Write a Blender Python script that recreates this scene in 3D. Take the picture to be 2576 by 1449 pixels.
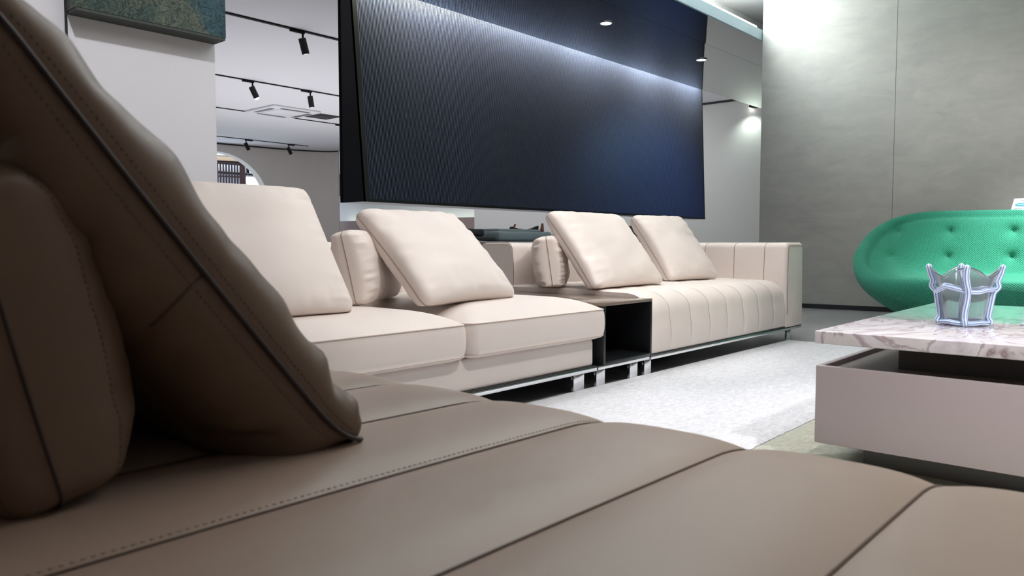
import bpy, bmesh, math, random
from mathutils import Vector, Matrix, noise
random.seed(7)
for o in list(bpy.data.objects): bpy.data.objects.remove(o, do_unlink=True)
S = bpy.context.scene
COL = S.collection
PI = math.pi
# ------------------------------------------------------------------ camera
cam = bpy.data.cameras.new('camera'); cam.sensor_width = 36; cam.lens = 27.04
cam.clip_start = .02; cam.clip_end = 100
cam.dof.use_dof = True; cam.dof.focus_distance = 3.6; cam.dof.aperture_fstop = 8.5
camo = bpy.data.objects.new('camera', cam); COL.objects.link(camo); S.camera = camo
camo.location = (0, 0, .64)
AZ = math.radians(41.286); PT = math.radians(3.327)
Fv = Vector((math.cos(AZ)*math.cos(PT), math.sin(AZ)*math.cos(PT), -math.sin(PT)))
camo.rotation_euler = Fv.to_track_quat('-Z', 'Y').to_euler()
# ------------------------------------------------------------------ world, view, lights
S.view_settings.view_transform = 'Standard'; S.view_settings.look = 'None'
S.view_settings.gamma = 1; S.view_settings.exposure = 0.1; S.view_settings.use_curve_mapping = False
W = bpy.data.worlds.new('world'); S.world = W; W.use_nodes = True
W.node_tree.nodes['Background'].inputs[0].default_value = (.75, .8, 1, 1)
W.node_tree.nodes['Background'].inputs[1].default_value = .08

def area(name, loc, target, sx, sy, power, col=(1, 1, 1), spread=180):
    l = bpy.data.lights.new(name, 'AREA'); l.shape = 'RECTANGLE'; l.size = sx; l.size_y = sy
    l.energy = power; l.color = col; l.spread = math.radians(spread)
    o = bpy.data.objects.new(name, l); COL.objects.link(o); o.location = loc
    o.rotation_euler = (Vector(target)-Vector(loc)).to_track_quat('-Z', 'Y').to_euler(); return o
def spot(name, loc, target, power, ang, blend=.5, r=.03, col=(1, 1, 1)):
    l = bpy.data.lights.new(name, 'SPOT'); l.energy = power; l.spot_size = math.radians(ang)
    l.spot_blend = blend; l.shadow_soft_size = r; l.color = col
    o = bpy.data.objects.new(name, l); COL.objects.link(o); o.location = loc
    o.rotation_euler = (Vector(target)-Vector(loc)).to_track_quat('-Z', 'Y').to_euler(); return o
# soft light of the raised, LED lit ceiling over the seating group
area('ceiling_light_seating', (3.0, .9, 2.95), (3.0, .9, 0), 2.8, 2.6, 50, (1, .985, .98))
area('cove_uplight', (4.85, 3.5, 2.84), (4.85, 3.2, 3.2), 5.3, .08, 95, (.85, .97, 1), 170)
area('showroom_bounce_fill', (7.0, 10.5, 2.93), (7.0, 10.5, 0), 7, 7, 120, (.95, .96, 1))  # added panel standing in for bounced showroom light, no fixture there
area('showroom_ceiling_fill', (7.0, 10.5, .3), (7.0, 10.5, 3), 7, 7, 145, (.97, .96, 1))  # unseen lamp near the floor, added to brighten the showroom ceiling
area('ceiling_light_arch', (9.0, 21.0, 2.9), (9, 21, 0), 6, 5, 170, (.8, .9, 1))
area('arch_room_fill', (9.0, 21.0, .3), (9, 21, 3), 6, 5, 300, (.7, .85, 1))  # unseen lamp near the floor, added to brighten the room past the arch
# track spots; the panel and corridor fills among them are added
spot('spot_sofa_left', (2.3, -.1, 2.9), (2.3, 2.25, .4), 86, 38, .45, .05, (1, .985, .97))
spot('spot_sofa_right', (3.2, .2, 2.9), (3.6, 2.3, .4), 92, 36, .5, .05, (1, .97, .91))
spot('spot_sofa_left_end', (1.0, .9, 2.9), (1.2, 2.4, .5), 32, 42, .5, .05, (1, .98, .96))
spot('spot_brown_seat', (1.9, -.6, 2.9), (1.35, -.1, .4), 150, 42, 1, .1, (1, .98, .96))
spot('spot_arm', (4.6, 2.75, 2.9), (4.6, 2.5, .4), 42, 60, .5, .05, (1, .96, .9))
spot('spot_rug', (2.6, 2.4, 2.9), (2.9, 1.2, 0), 52, 66, .8, .08, (.97, .98, 1))
spot('spot_table', (3.4, .3, 2.9), (2.7, .3, .4), 110, 60, .6, .04, (1, .98, .98))
spot('spot_table_front', (.5, -1.6, 2.9), (2.17, -.1, .2), 520, 40, 1, .1, (1, .97, 1))
spot('spot_green_sofa', (6.25, .0, 2.95), (7.0, .45, .6), 900, 58, 1, .05, (.95, 1, .98))
spot('spot_painting', (.8, 1.9, 2.9), (1.7, 3.6, 1.3), 95, 66, 1, .05, (.95, .95, 1))
spot('panel_blue_fill', (8.9, 3.4, 2.6), (8.5, 5.0, .7), 270, 100, 1, .2, (.28, .56, 1))  # added blue lamp that tints the lower right ribs, no fixture there
area('corridor_wall_fill', (10.6, 6.8, 2.95), (11.2, 6.0, 0), 1.5, 1.5, 30, (.95, 1, .97))  # unseen area lamp added to lift the pale wall beside the panel
spot('spot_far_wall', (11.82, 5.38, 2.76), (12.0, 5.38, 1.9), 15, 120, 1, .03, (.85, 1, .9))
# ------------------------------------------------------------------ material helpers
def mat(name, col, rough=.5, metal=0, **k):
    m = bpy.data.materials.new(name); m.use_nodes = True
    b = m.node_tree.nodes['Principled BSDF']
    b.inputs['Base Color'].default_value = (*col, 1); b.inputs['Roughness'].default_value = rough
    b.inputs['Metallic'].default_value = metal
    for kk, v in k.items(): b.inputs[kk.replace('_', ' ')].default_value = v
    return m
def srgb(r, g, b):
    f = lambda c: (c/255/12.92 if c/255 <= .04045 else ((c/255+.055)/1.055)**2.4)
    return (f(r), f(g), f(b))
def nd(m, t, **k):
    n = m.node_tree.nodes.new(t)
    for a, v in k.items(): setattr(n, a, v)
    return n
def lk(m, a, b): m.node_tree.links.new(a, b)
def B(m): return m.node_tree.nodes['Principled BSDF']
def noise_tex(m, scale, detail=4, rough=.55, dist=0, vec=None, coord='Object', stretch=None):
    tc = nd(m, 'ShaderNodeTexCoord'); src = tc.outputs[coord]
    if stretch:
        mp = nd(m, 'ShaderNodeMapping'); mp.inputs['Scale'].default_value = stretch
        lk(m, src, mp.inputs[0]); src = mp.outputs[0]
    n = nd(m, 'ShaderNodeTexNoise'); n.inputs['Scale'].default_value = scale
    n.inputs['Detail'].default_value = detail; n.inputs['Roughness'].default_value = rough
    n.inputs['Distortion'].default_value = dist
    lk(m, src, n.inputs['Vector']); return n
def ramp(m, src, stops):
    r = nd(m, 'ShaderNodeValToRGB'); e = r.color_ramp.elements
    while len(e) > 1: e.remove(e[0])
    e[0].position = stops[0][0]; e[0].color = (*stops[0][1], 1)
    for p, c in stops[1:]:
        x = e.new(p); x.color = (*c, 1)
    lk(m, src, r.inputs[0]); return r
def bump(m, src, strength, dist=.01):
    b = nd(m, 'ShaderNodeBump'); b.inputs['Strength'].default_value = strength
    b.inputs['Distance'].default_value = dist
    lk(m, src, b.inputs['Height']); lk(m, b.outputs[0], B(m).inputs['Normal']); return b
def leather(name, col, rough, var=.06):
    m = mat(name, col, rough); n = noise_tex(m, 900, 3)
    bump(m, n.outputs[0], .12, .0006)
    n2 = noise_tex(m, 5, 3)
    c2 = tuple(c*(1-var) for c in col); c3 = tuple(min(1, c*(1+var)) for c in col)
    r = ramp(m, n2.outputs[0], [(.3, c2), (.7, c3)]); lk(m, r.outputs[0], B(m).inputs['Base Color'])
    B(m).inputs['Specular IOR Level'].default_value = .4
    return m
M = {}
M['cream'] = leather('cream_leather', srgb(231, 219, 212), .5, .02)
M['brown'] = leather('taupe_leather', srgb(160, 139, 124), .42, .03)
M['brownp'] = leather('taupe_leather_shaded', srgb(108, 87, 71), .48, .05)  # same leather as the seat, darkened: pillow shade put into the colour
M['pipe_dark'] = mat('dark_piping', srgb(45, 36, 38), .45)
M['pipe_cream'] = mat('cream_piping', srgb(206, 184, 170), .5)
M['seam_cream'] = mat('piping_brown_grey', srgb(150, 126, 112), .5)
M['thread'] = mat('taupe_thread', srgb(84, 66, 54), .6)
M['chrome'] = mat('polished_chrome', (.82, .83, .85), .12, 1)
M['black'] = mat('black_lacquer', (.007, .008, .010), .35)
M['black_in'] = mat('black_inside', (.008, .009, .014), .5)
M['metal_black'] = mat('black_metal', (.008, .008, .009), .7, Specular_IOR_Level=.2)
M['table_top'] = mat('smoked_wood_top', srgb(120, 105, 95), .18)
M['white_wall'] = mat('white_paint', srgb(222, 220, 224), .7)
M['grey_wall'] = mat('warm_grey_paint', srgb(208, 201, 195), .75)
M['pale_grey'] = mat('pale_grey_paint', srgb(205, 205, 202), .7)
M['ceil'] = mat('ceiling_paint', srgb(226, 225, 228), .8)
# glossy stretched ceiling film
m = mat('glossy_ceiling_film', srgb(162, 164, 162), .03, 1); M['gloss'] = m
n = noise_tex(m, 1.3, 2, stretch=(1, 2.5, 1)); bump(m, n.outputs[0], .03, .02)
# floor
m = mat('grey_concrete', srgb(140, 140, 141), .3); M['floor'] = m
n = noise_tex(m, 2.5, 6); r = ramp(m, n.outputs[0], [(.3, srgb(134, 134, 136)), (.7, srgb(158, 158, 158))]); lk(m, r.outputs[0], B(m).inputs['Base Color'])
# rugs
def rugmat(name, c1, c2, c3):
    m = mat(name, c2, .95); n = noise_tex(m, 30, 9, .85, .6, stretch=(1, 2.0, 1))
    r = ramp(m, n.outputs[0], [(.36, c1), (.5, c2), (.62, c3)]); lk(m, r.outputs[0], B(m).inputs['Base Color'])
    n2 = noise_tex(m, 420, 3, .7); bump(m, n2.outputs[0], .5, .003); B(m).inputs['Sheen Weight'].default_value = .2
    return m
M['rug'] = rugmat('pale_grey_rug', srgb(196, 196, 200), srgb(220, 220, 224), srgb(236, 236, 240))
# olive rug with angular facets
m = rugmat('olive_rug', srgb(150, 150, 136), srgb(168, 168, 152), srgb(188, 188, 172)); M['rug2'] = m
tc = nd(m, 'ShaderNodeTexCoord'); v = nd(m, 'ShaderNodeTexVoronoi'); v.inputs['Scale'].default_value = 2.6
lk(m, tc.outputs['Object'], v.inputs['Vector'])
r0 = [x for x in m.node_tree.nodes if x.type == 'VALTORGB'][0]
bw = nd(m, 'ShaderNodeSeparateColor'); lk(m, v.outputs['Color'], bw.inputs[0])
r = ramp(m, bw.outputs[0], [(.0, (.78, .8, .76)), (.45, (.78, .8, .76)), (.46, (1.12, 1.12, 1.12)), (1, (1.12, 1.12, 1.12))])
mx = nd(m, 'ShaderNodeMix', data_type='RGBA', blend_type='MULTIPLY'); mx.inputs[0].default_value = 1
lk(m, r0.outputs[0], mx.inputs[6]); lk(m, r.outputs[0], mx.inputs[7]); lk(m, mx.outputs[2], B(m).inputs['Base Color'])
# metallic wallpaper
m = mat('metallic_wallpaper', srgb(203, 200, 195), .3, .7); M['metalwall'] = m
n = noise_tex(m, 3.0, 7, .65, .6, stretch=(1, 1, 2.5)); r = ramp(m, n.outputs[0], [(.3, srgb(192, 190, 186)), (.7, srgb(210, 207, 200))]); lk(m, r.outputs[0], B(m).inputs['Base Color'])
n2 = noise_tex(m, 9, 7, .75, .5, stretch=(1, 1, 5)); bump(m, n2.outputs[0], .12, .006)
rr = ramp(m, n2.outputs[0], [(.35, (.42,)*3), (.7, (.30,)*3)]); lk(m, rr.outputs[0], B(m).inputs['Roughness'])
# navy ribbed panel
m = mat('navy_ribbed_lacquer', (.026, .038, .086), .5); M['navy'] = m
B(m).inputs['Specular IOR Level'].default_value = .7
# lacquer table body
M['lacquer'] = mat('mauve_lacquer', srgb(178, 166, 167), .38)
M['lacq_dark'] = mat('dark_grey_lacquer', srgb(98, 97, 99), .4)
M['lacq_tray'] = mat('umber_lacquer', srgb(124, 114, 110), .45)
M['lacq_anthracite'] = mat('anthracite_lacquer', srgb(76, 76, 78), .4)  # even dark tone for the table neck and the case base
# marble
m = mat('mauve_marble', (.6, .55, .56), .06); M['marble'] = m
n = noise_tex(m, 1.6, 7, .55, 3.2, stretch=(.8, 1.7, 1.5))
r = ramp(m, n.outputs[0], [(.30, srgb(150, 132, 140)), (.38, srgb(206, 198, 206)), (.47, srgb(228, 222, 228)), (.505, srgb(176, 158, 166)), (.53, srgb(226, 220, 222)), (.62, srgb(214, 206, 208)), (.66, srgb(150, 130, 136)), (.69, srgb(208, 202, 200)), (.8, srgb(180, 168, 166))])
lk(m, r.outputs[0], B(m).inputs['Base Color']); B(m).inputs['Coat Weight'].default_value = .3
# green knit
m = mat('green_knit_fabric', srgb(38, 140, 108), .85); M['green'] = m
uv = nd(m, 'ShaderNodeTexCoord'); mp = nd(m, 'ShaderNodeMapping'); mp.inputs['Rotation'].default_value = (0, 0, PI/4)
mp.inputs['Scale'].default_value = (480, 480, 480); lk(m, uv.outputs['UV'], mp.inputs[0])
sx = nd(m, 'ShaderNodeSeparateXYZ'); lk(m, mp.outputs[0], sx.inputs[0])
ss = []
for k in (0, 1):
    s_ = nd(m, 'ShaderNodeMath', operation='SINE'); lk(m, sx.outputs[k], s_.inputs[0]); ss.append(s_)
mu = nd(m, 'ShaderNodeMath', operation='MAXIMUM'); lk(m, ss[0].outputs[0], mu.inputs[0]); lk(m, ss[1].outputs[0], mu.inputs[1])
bump(m, mu.outputs[0], .6, .0028)
mr = nd(m, 'ShaderNodeMapRange'); mr.inputs['From Min'].default_value = -1; mr.inputs['From Max'].default_value = .5; lk(m, mu.outputs[0], mr.inputs[0])
r = ramp(m, mr.outputs[0], [(0, srgb(16, 84, 68)), (.6, srgb(52, 152, 122))]); lk(m, r.outputs[0], B(m).inputs['Base Color'])
B(m).inputs['Sheen Weight'].default_value = .3; B(m).inputs['Sheen Tint'].default_value = (.5, 1, .85, 1)
# painting
m = mat('teal_painting', (.05, .1, .1), .45); M['paint'] = m
n = noise_tex(m, 3.0, 3, .5, 1.0); n2 = noise_tex(m, 24, 7, .8, 3.0)
r = ramp(m, n.outputs[0], [(.36, srgb(62, 86, 80)), (.48, srgb(98, 106, 94)), (.58, srgb(52, 88, 98)), (.68, srgb(42, 78, 92))])
r2 = ramp(m, n2.outputs[0], [(.40, (.4, .43, .45)), (.5, (1, 1, 1)), (.56, (2.4, 2.3, 2.0)), (.6, (1, 1, 1))])
mx = nd(m, 'ShaderNodeMix', data_type='RGBA', blend_type='MULTIPLY'); mx.inputs[0].default_value = 1
lk(m, r.outputs[0], mx.inputs[6]); lk(m, r2.outputs[0], mx.inputs[7]); lk(m, mx.outputs[2], B(m).inputs['Base Color'])
bump(m, n2.outputs[0], 1, .02)
M['canvas_edge'] = mat('olive_grey_edge', srgb(58, 64, 60), .7)
# glass
m = mat('smoky_glass', (.74, .78, .82), .04, 0); B(m).inputs['Transmission Weight'].default_value = .92; B(m).inputs['IOR'].default_value = 1.45; M['glass'] = m
m = mat('striped_glass_coil', (.7, .8, 1), .08); M['coil'] = m
uv = nd(m, 'ShaderNodeTexCoord'); sx = nd(m, 'ShaderNodeSeparateXYZ'); lk(m, uv.outputs['UV'], sx.inputs[0])
s1 = nd(m, 'ShaderNodeMath', operation='MULTIPLY'); s1.inputs[1].default_value = 2*PI*7; lk(m, sx.outputs[0], s1.inputs[0])
s2 = nd(m, 'ShaderNodeMath', operation='SINE'); lk(m, s1.outputs[0], s2.inputs[0])
s3 = nd(m, 'ShaderNodeMapRange'); s3.inputs['From Min'].default_value = -1; lk(m, s2.outputs[0], s3.inputs[0])
r = ramp(m, s3.outputs[0], [(.0, srgb(110, 140, 205)), (.35, srgb(170, 205, 240)), (.6, srgb(236, 244, 252))]); lk(m, r.outputs[0], B(m).inputs['Base Color'])
B(m).inputs['Subsurface Weight'].default_value = .0
M['acrylic'] = mat('clear_acrylic', (.95, .93, 1), .03); B(M['acrylic']).inputs['Transmission Weight'].default_value = .9
M['paper'] = mat('white_card', srgb(236, 236, 244), .5)
M['ink'] = mat('grey_print', srgb(170, 170, 190), .6)
M['blue_print'] = mat('blue_print', srgb(90, 160, 180), .5)
def emit(name, col, s):
    m = mat(name, col, .5); B(m).inputs['Emission Color'].default_value = (*col, 1); B(m).inputs['Emission Strength'].default_value = s; return m
M['led'] = emit('led_strip', (.96, 1, .86), 18)
M['led_green'] = emit('led_strip_greenish', (.8, 1, .82), 6)
M['lamp'] = emit('lamp_glow', (1, .98, .95), 14)
M['lamp_dim'] = emit('lamp_face', (.9, .92, 1), 1.0)
M['daylight'] = emit('daylit_window', (.93, .97, 1), 2.2)
M['wine'] = mat('dark_red_wood', srgb(62, 34, 38), .5)
M['beige'] = mat('beige_plaster', srgb(196, 172, 146), .8)
M['slate'] = mat('slate_leather', srgb(128, 142, 148), .6)
M['charcoal'] = mat('charcoal_cloth', srgb(34, 34, 40), .7)
M['console'] = mat('dark_console', srgb(46, 46, 54), .5)
M['console_top'] = mat('grey_stone_top', srgb(118, 120, 126), .4)
M['walnut'] = mat('walnut_wood', srgb(110, 62, 48), .45)
M['headboard'] = mat('mauve_panel', srgb(150, 130, 126), .7)
M['bluewall'] = mat('pale_blue_paint', srgb(186, 190, 200), .8)
M['plastic'] = mat('white_plastic', srgb(225, 225, 228), .5)
M['trimblack'] = mat('black_gap', (.01, .01, .014), .6)
M['lip'] = mat('cove_lip_paint', srgb(205, 225, 235), .5)
# ------------------------------------------------------------------ object helpers
def obj(name, verts, faces, m, parent=None, smooth=False, uv=None):
    me = bpy.data.meshes.new(name); me.from_pydata([tuple(v) for v in verts], [], faces); me.update()
    if uv:
        l = me.uv_layers.new(name='UVMap')
        for lp in me.loops: l.data[lp.index].uv = uv[lp.vertex_index]
    o = bpy.data.objects.new(name, me); COL.objects.link(o)
    if m: me.materials.append(m)
    if smooth:
        for p in me.polygons: p.use_smooth = True
    if parent: o.parent = parent
    return o
def fix(o):
    bm = bmesh.new(); bm.from_mesh(o.data); bmesh.ops.remove_doubles(bm, verts=bm.verts, dist=1e-5)
    bmesh.ops.recalc_face_normals(bm, faces=bm.faces); bm.to_mesh(o.data); bm.free(); return o
def autosmooth(o, ang=40):
    for p in o.data.polygons: p.use_smooth = True
    bm = bmesh.new(); bm.from_mesh(o.data)
    for e in bm.edges:
        if len(e.link_faces) == 2 and e.calc_face_angle(0) > math.radians(ang): e.smooth = False
    bm.to_mesh(o.data); bm.free(); return o
def tag(o, label, cat, group=None, kind=None):
    o['label'] = label; o['category'] = cat
    if group: o['group'] = group
    if kind: o['kind'] = kind
    return o
def struct(o): o['kind'] = 'structure'; return o
def thing(name, loc, label, cat, group=None, rz=0):
    o = bpy.data.objects.new(name, None); COL.objects.link(o); o.location = loc; o.rotation_euler = (0, 0, rz)
    o.empty_display_size = .1; return tag(o, label, cat, group)
def box(name, a, b, m, parent=None, bev=0, seg=2):
    bm = bmesh.new(); bmesh.ops.create_cube(bm, size=1)
    for v in bm.verts:
        v.co = Vector([(a[i]+b[i])/2 + v.co[i]*(b[i]-a[i]) for i in range(3)])
    if bev: bmesh.ops.bevel(bm, geom=list(bm.edges), offset=bev, segments=seg, profile=.5, affect='EDGES')
    me = bpy.data.meshes.new(name); bm.to_mesh(me); bm.free(); me.materials.append(m)
    o = bpy.data.objects.new(name, me); COL.objects.link(o)
    if bev: autosmooth(o, 50)
    if parent: o.parent = parent
    return o
def local(parent):
    "rebase: children given in world coordinates under a thing whose empty sits elsewhere"
    for c in [x for x in bpy.data.objects if x.parent == parent]:
        c.matrix_parent_inverse = parent_matrix(parent).inverted()
def parent_matrix(p): return Matrix.Translation(p.location) @ p.rotation_euler.to_matrix().to_4x4()
def tube_data(pts, r, closed=False, n=8, v0=0, cap=True):
    pts = [Vector(p) for p in pts]; N = len(pts); vs = []; fs = []; uvs = []
    T = []
    for i in range(N):
        a = pts[(i-1) % N] if (closed or i > 0) else pts[i]; b = pts[(i+1) % N] if (closed or i < N-1) else pts[i]
        T.append((b-a).normalized())
    up = Vector((0, 0, 1)) if abs(T[0].z) < .9 else Vector((1, 0, 0))
    nrm = (up - T[0]*up.dot(T[0])).normalized(); L = 0
    for i in range(N):
        nrm = (nrm - T[i]*nrm.dot(T[i])).normalized(); bn = T[i].cross(nrm)
        rr = r(i/(N-1)) if callable(r) else r
        if i: L += (pts[i]-pts[i-1]).length
        for k in range(n):
            a = 2*PI*k/n; vs.append(pts[i] + (nrm*math.cos(a)+bn*math.sin(a))*rr); uvs.append((k/n, L))
    for i in range(N if closed else N-1):
        j = (i+1) % N
        for k in range(n):
            k2 = (k+1) % n; fs.append((v0+i*n+k, v0+i*n+k2, v0+j*n+k2, v0+j*n+k))
    if cap and not closed:
        fs.append(tuple(v0+k for k in reversed(range(n)))); fs.append(tuple(v0+(N-1)*n+k for k in range(n)))
    return vs, fs, uvs
def tube(name, pts, r, m, parent=None, closed=False, n=8):
    v, f, uv = tube_data(pts, r, closed, n); return obj(name, v, f, m, parent, True, uv)
def multi_tube(name, lines, r, m, parent=None, n=6):
    V = []; F = []
    for l in lines:
        v, f, _ = tube_data(l, r, False, n, len(V)); V += v; F += f
    return obj(name, V, F, m, parent, True)
def dashes(path, dash=.006, gap=.004):
    "cut a polyline into short dashes"
    P = [Vector(p) for p in path]; out = []; L = [0]
    for a, b in zip(P, P[1:]): L.append(L[-1]+(b-a).length)
    def at(s):
        for i in range(len(P)-1):
            if s <= L[i+1]:
                t = (s-L[i])/max(1e-9, L[i+1]-L[i]); return P[i].lerp(P[i+1], t)
        return P[-1]
    s = 0
    while s+dash < L[-1]: out.append([at(s), at(s+dash)]); s += dash+gap
    return out
def prism(name, poly, z0, z1, m, parent=None):
    n = len(poly); v = [(x, y, z0) for x, y in poly]+[(x, y, z1) for x, y in poly]
    f = [tuple(reversed(range(n))), tuple(range(n, 2*n))]+[(i, (i+1) % n, n+(i+1) % n, n+i) for i in range(n)]
    return fix(obj(name, v, f, m, parent))
# ------------------------------------------------------------------ ROOM
def wall(name, a, b, z0, z1, th, m):
    "vertical slab from plan point a to b, thickness th on the right hand side"
    a = Vector(a); b = Vector(b); d = (b-a).normalized(); n = Vector((d.y, -d.x))*th
    return struct(prism(name, [tuple(a), tuple(b), tuple(b+n), tuple(a+n)], z0, z1, m))
struct(box('floor', (-3, -3.2, -.1), (16, 27, 0), M['floor']))
struct(box('ceiling', (-3, 3.84, 3.0), (16, 27, 3.3), M['ceil']))
struct(box('ceiling', (-3, -3.2, 3.2), (16, 3.84, 3.3), M['ceil']))
wall('wall_left', (-2.6, 3.6), (1.905, 3.6), 0, 3.2, -.16, M['white_wall'])
wall('wall_camera_side', (-2.6, -3), (-2.6, 3.76), 0, 3.2, -.1, M['grey_wall'])
wall('wall_front', (-2.7, -3), (8.9, -3), 0, 3.2, .1, M['grey_wall'])
# wallpapered wall: two leaves with a fine joint
WA = Vector((7.585, 3.30)); WB = Vector((7.70, 2.075)); WC = WB+(WB-WA).normalized()*5.15
nw = Vector((.12, .011))
struct(prism('wall_right', [tuple(WA), tuple(WB+Vector((0, .0018))), tuple(WB+nw), tuple(WA+nw)], 0, 3.2, M['metalwall']))
struct(prism('wall_right', [tuple(WB+Vector((0, -.0018))), tuple(WC), tuple(WC+nw), tuple(WB+nw)], 0, 3.2, M['metalwall']))
struct(prism('trim_1', [tuple(WB+Vector((.004, .006))), tuple(WB+Vector((.004, -.006))), tuple(WB+Vector((.03, -.006))), tuple(WB+Vector((.03, .006)))], 0, 3.2, M['lacq_dark']))
dd = Vector((-.012, 0))
struct(prism('baseboard_right', [tuple(WA+dd), tuple(WC+dd), tuple(WC), tuple(WA)], 0, .045, M['trimblack']))
# pale wall behind, with lit recess
struct(box('wall_back', (12, 2.6, 0), (12.15, 11.62, 3), M['pale_grey']))
struct(box('wall_back', (12, 11.62, 1.75), (12.15, 16.38, 3), M['pale_grey']))
struct(box('wall_recess', (12.55, 11.3, 0), (12.65, 18.2, 1.9), M['white_wall']))
struct(box('wall_recess_side', (12.15, 11.5, 0), (12.6, 11.62, 1.9), M['white_wall']))
struct(box('wall_recess_top', (12.15, 11.5, 1.75), (12.6, 18.2, 1.85), M['white_wall']))
struct(box('trim_2', (11.985, 4.0, 2.965), (12, 16.1, 3.0), M['trimblack']))
# curved wall with arch
def arch_wall():
    plan = [(6.0, 17.45), (7.2, 17.42), (8.2, 17.36), (9.14, 17.25), (9.6, 17.2), (10.1, 17.14), (10.6, 17.1), (11.06, 17.0), (11.45, 16.88), (11.70, 16.75), (11.86, 16.58), (11.96, 16.40)]
    P = []
    for i in range(len(plan)-1):
        a = Vector(plan[i]); b = Vector(plan[i+1]); k = 10
        P += [a.lerp(b, j/k) for j in range(k)]
    P.append(Vector(plan[-1])); cx_, R, zc = 9.1, 1.32, 1.48
    def zb(x):
        d = abs(x-cx_)
        return zc+math.sqrt(max(0, R*R-d*d)) if d < R else 0
    V = []; F = []
    for i, p in enumerate(P):
        a = P[max(0, i-1)]; b = P[min(len(P)-1, i+1)]; t = (b-a).normalized(); n = Vector((-t.y, t.x))*(.28 if p.x < 11.4 else .03)
        z = zb(p.x)
        V += [(p.x, p.y, z), (p.x, p.y, 3), (p.x+n.x, p.y+n.y, z), (p.x+n.x, p.y+n.y, 3)]
    for i in range(len(P)-1):
        a = 4*i; b = a+4
        F += [(a, b, b+1, a+1), (a+2, a+3, b+3, b+2), (a, a+2, b+2, b), (a+1, b+1, b+3, a+3)]
    o = struct(fix(obj('wall_arch', V, F, M['grey_wall']))); autosmooth(o, 35)
    V = []; F = []
    for i, p in enumerate(P):
        V += [(p.x, p.y-.02, 2.965), (p.x, p.y-.02, 3.0)]
        if p.x > 11.6: V[-1] = (p.x-.015, p.y-.01, 3.0); V[-2] = (p.x-.015, p.y-.01, 2.965)
    for i in range(len(P)-1): F.append((2*i, 2*i+2, 2*i+3, 2*i+1))
    struct(obj('trim_3', V, F, M['trimblack']))
arch_wall()
# beyond the arch
struct(box('wall_far', (5, 24.0, 0), (13.72, 24.1, 3), M['bluewall']))
struct(box('window_1', (13.74, 24.0, .3), (16, 24.05, 2.88), M['daylight']))
struct(box('wall_far_left', (5, 17.5, 0), (5.1, 24, 3), M['beige']))
# glossy lowered ceiling strip, three sheets, and its lip
def sheet(name, x0, x1, y0, y1, dz=0):
    v = [(x0, y0, 2.69+dz), (x1, y0, 2.69+dz), (x1, y1, 2.69), (x0, y1, 2.69), (x0, y0, 2.73), (x1, y0, 2.73), (x1, y1, 2.73), (x0, y1, 2.73)]
    f = [(0, 1, 2, 3), (4, 7, 6, 5), (0, 4, 5, 1), (1, 5, 6, 2), (2, 6, 7, 3), (3, 7, 4, 0)]
    return struct(fix(obj(name, v, f, M['gloss'])))
sheet('ceiling_glossy', 2.6, 12.0, 3.813, 4.97)
sheet('ceiling_glossy', 2.6, 12.0, 3.33, 3.81, -.006)
struct(box('trim_4', (2.6, 3.31, 2.684), (12, 3.33, 2.785), M['lip']))
struct(box('trim_5', (2.6, 3.36, 2.79), (7.57, 3.40, 2.83), M['led']))
struct(box('ceiling_cove_back', (2.6, 3.8, 2.735), (12, 3.84, 2.999), M['ceil']))
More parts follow.
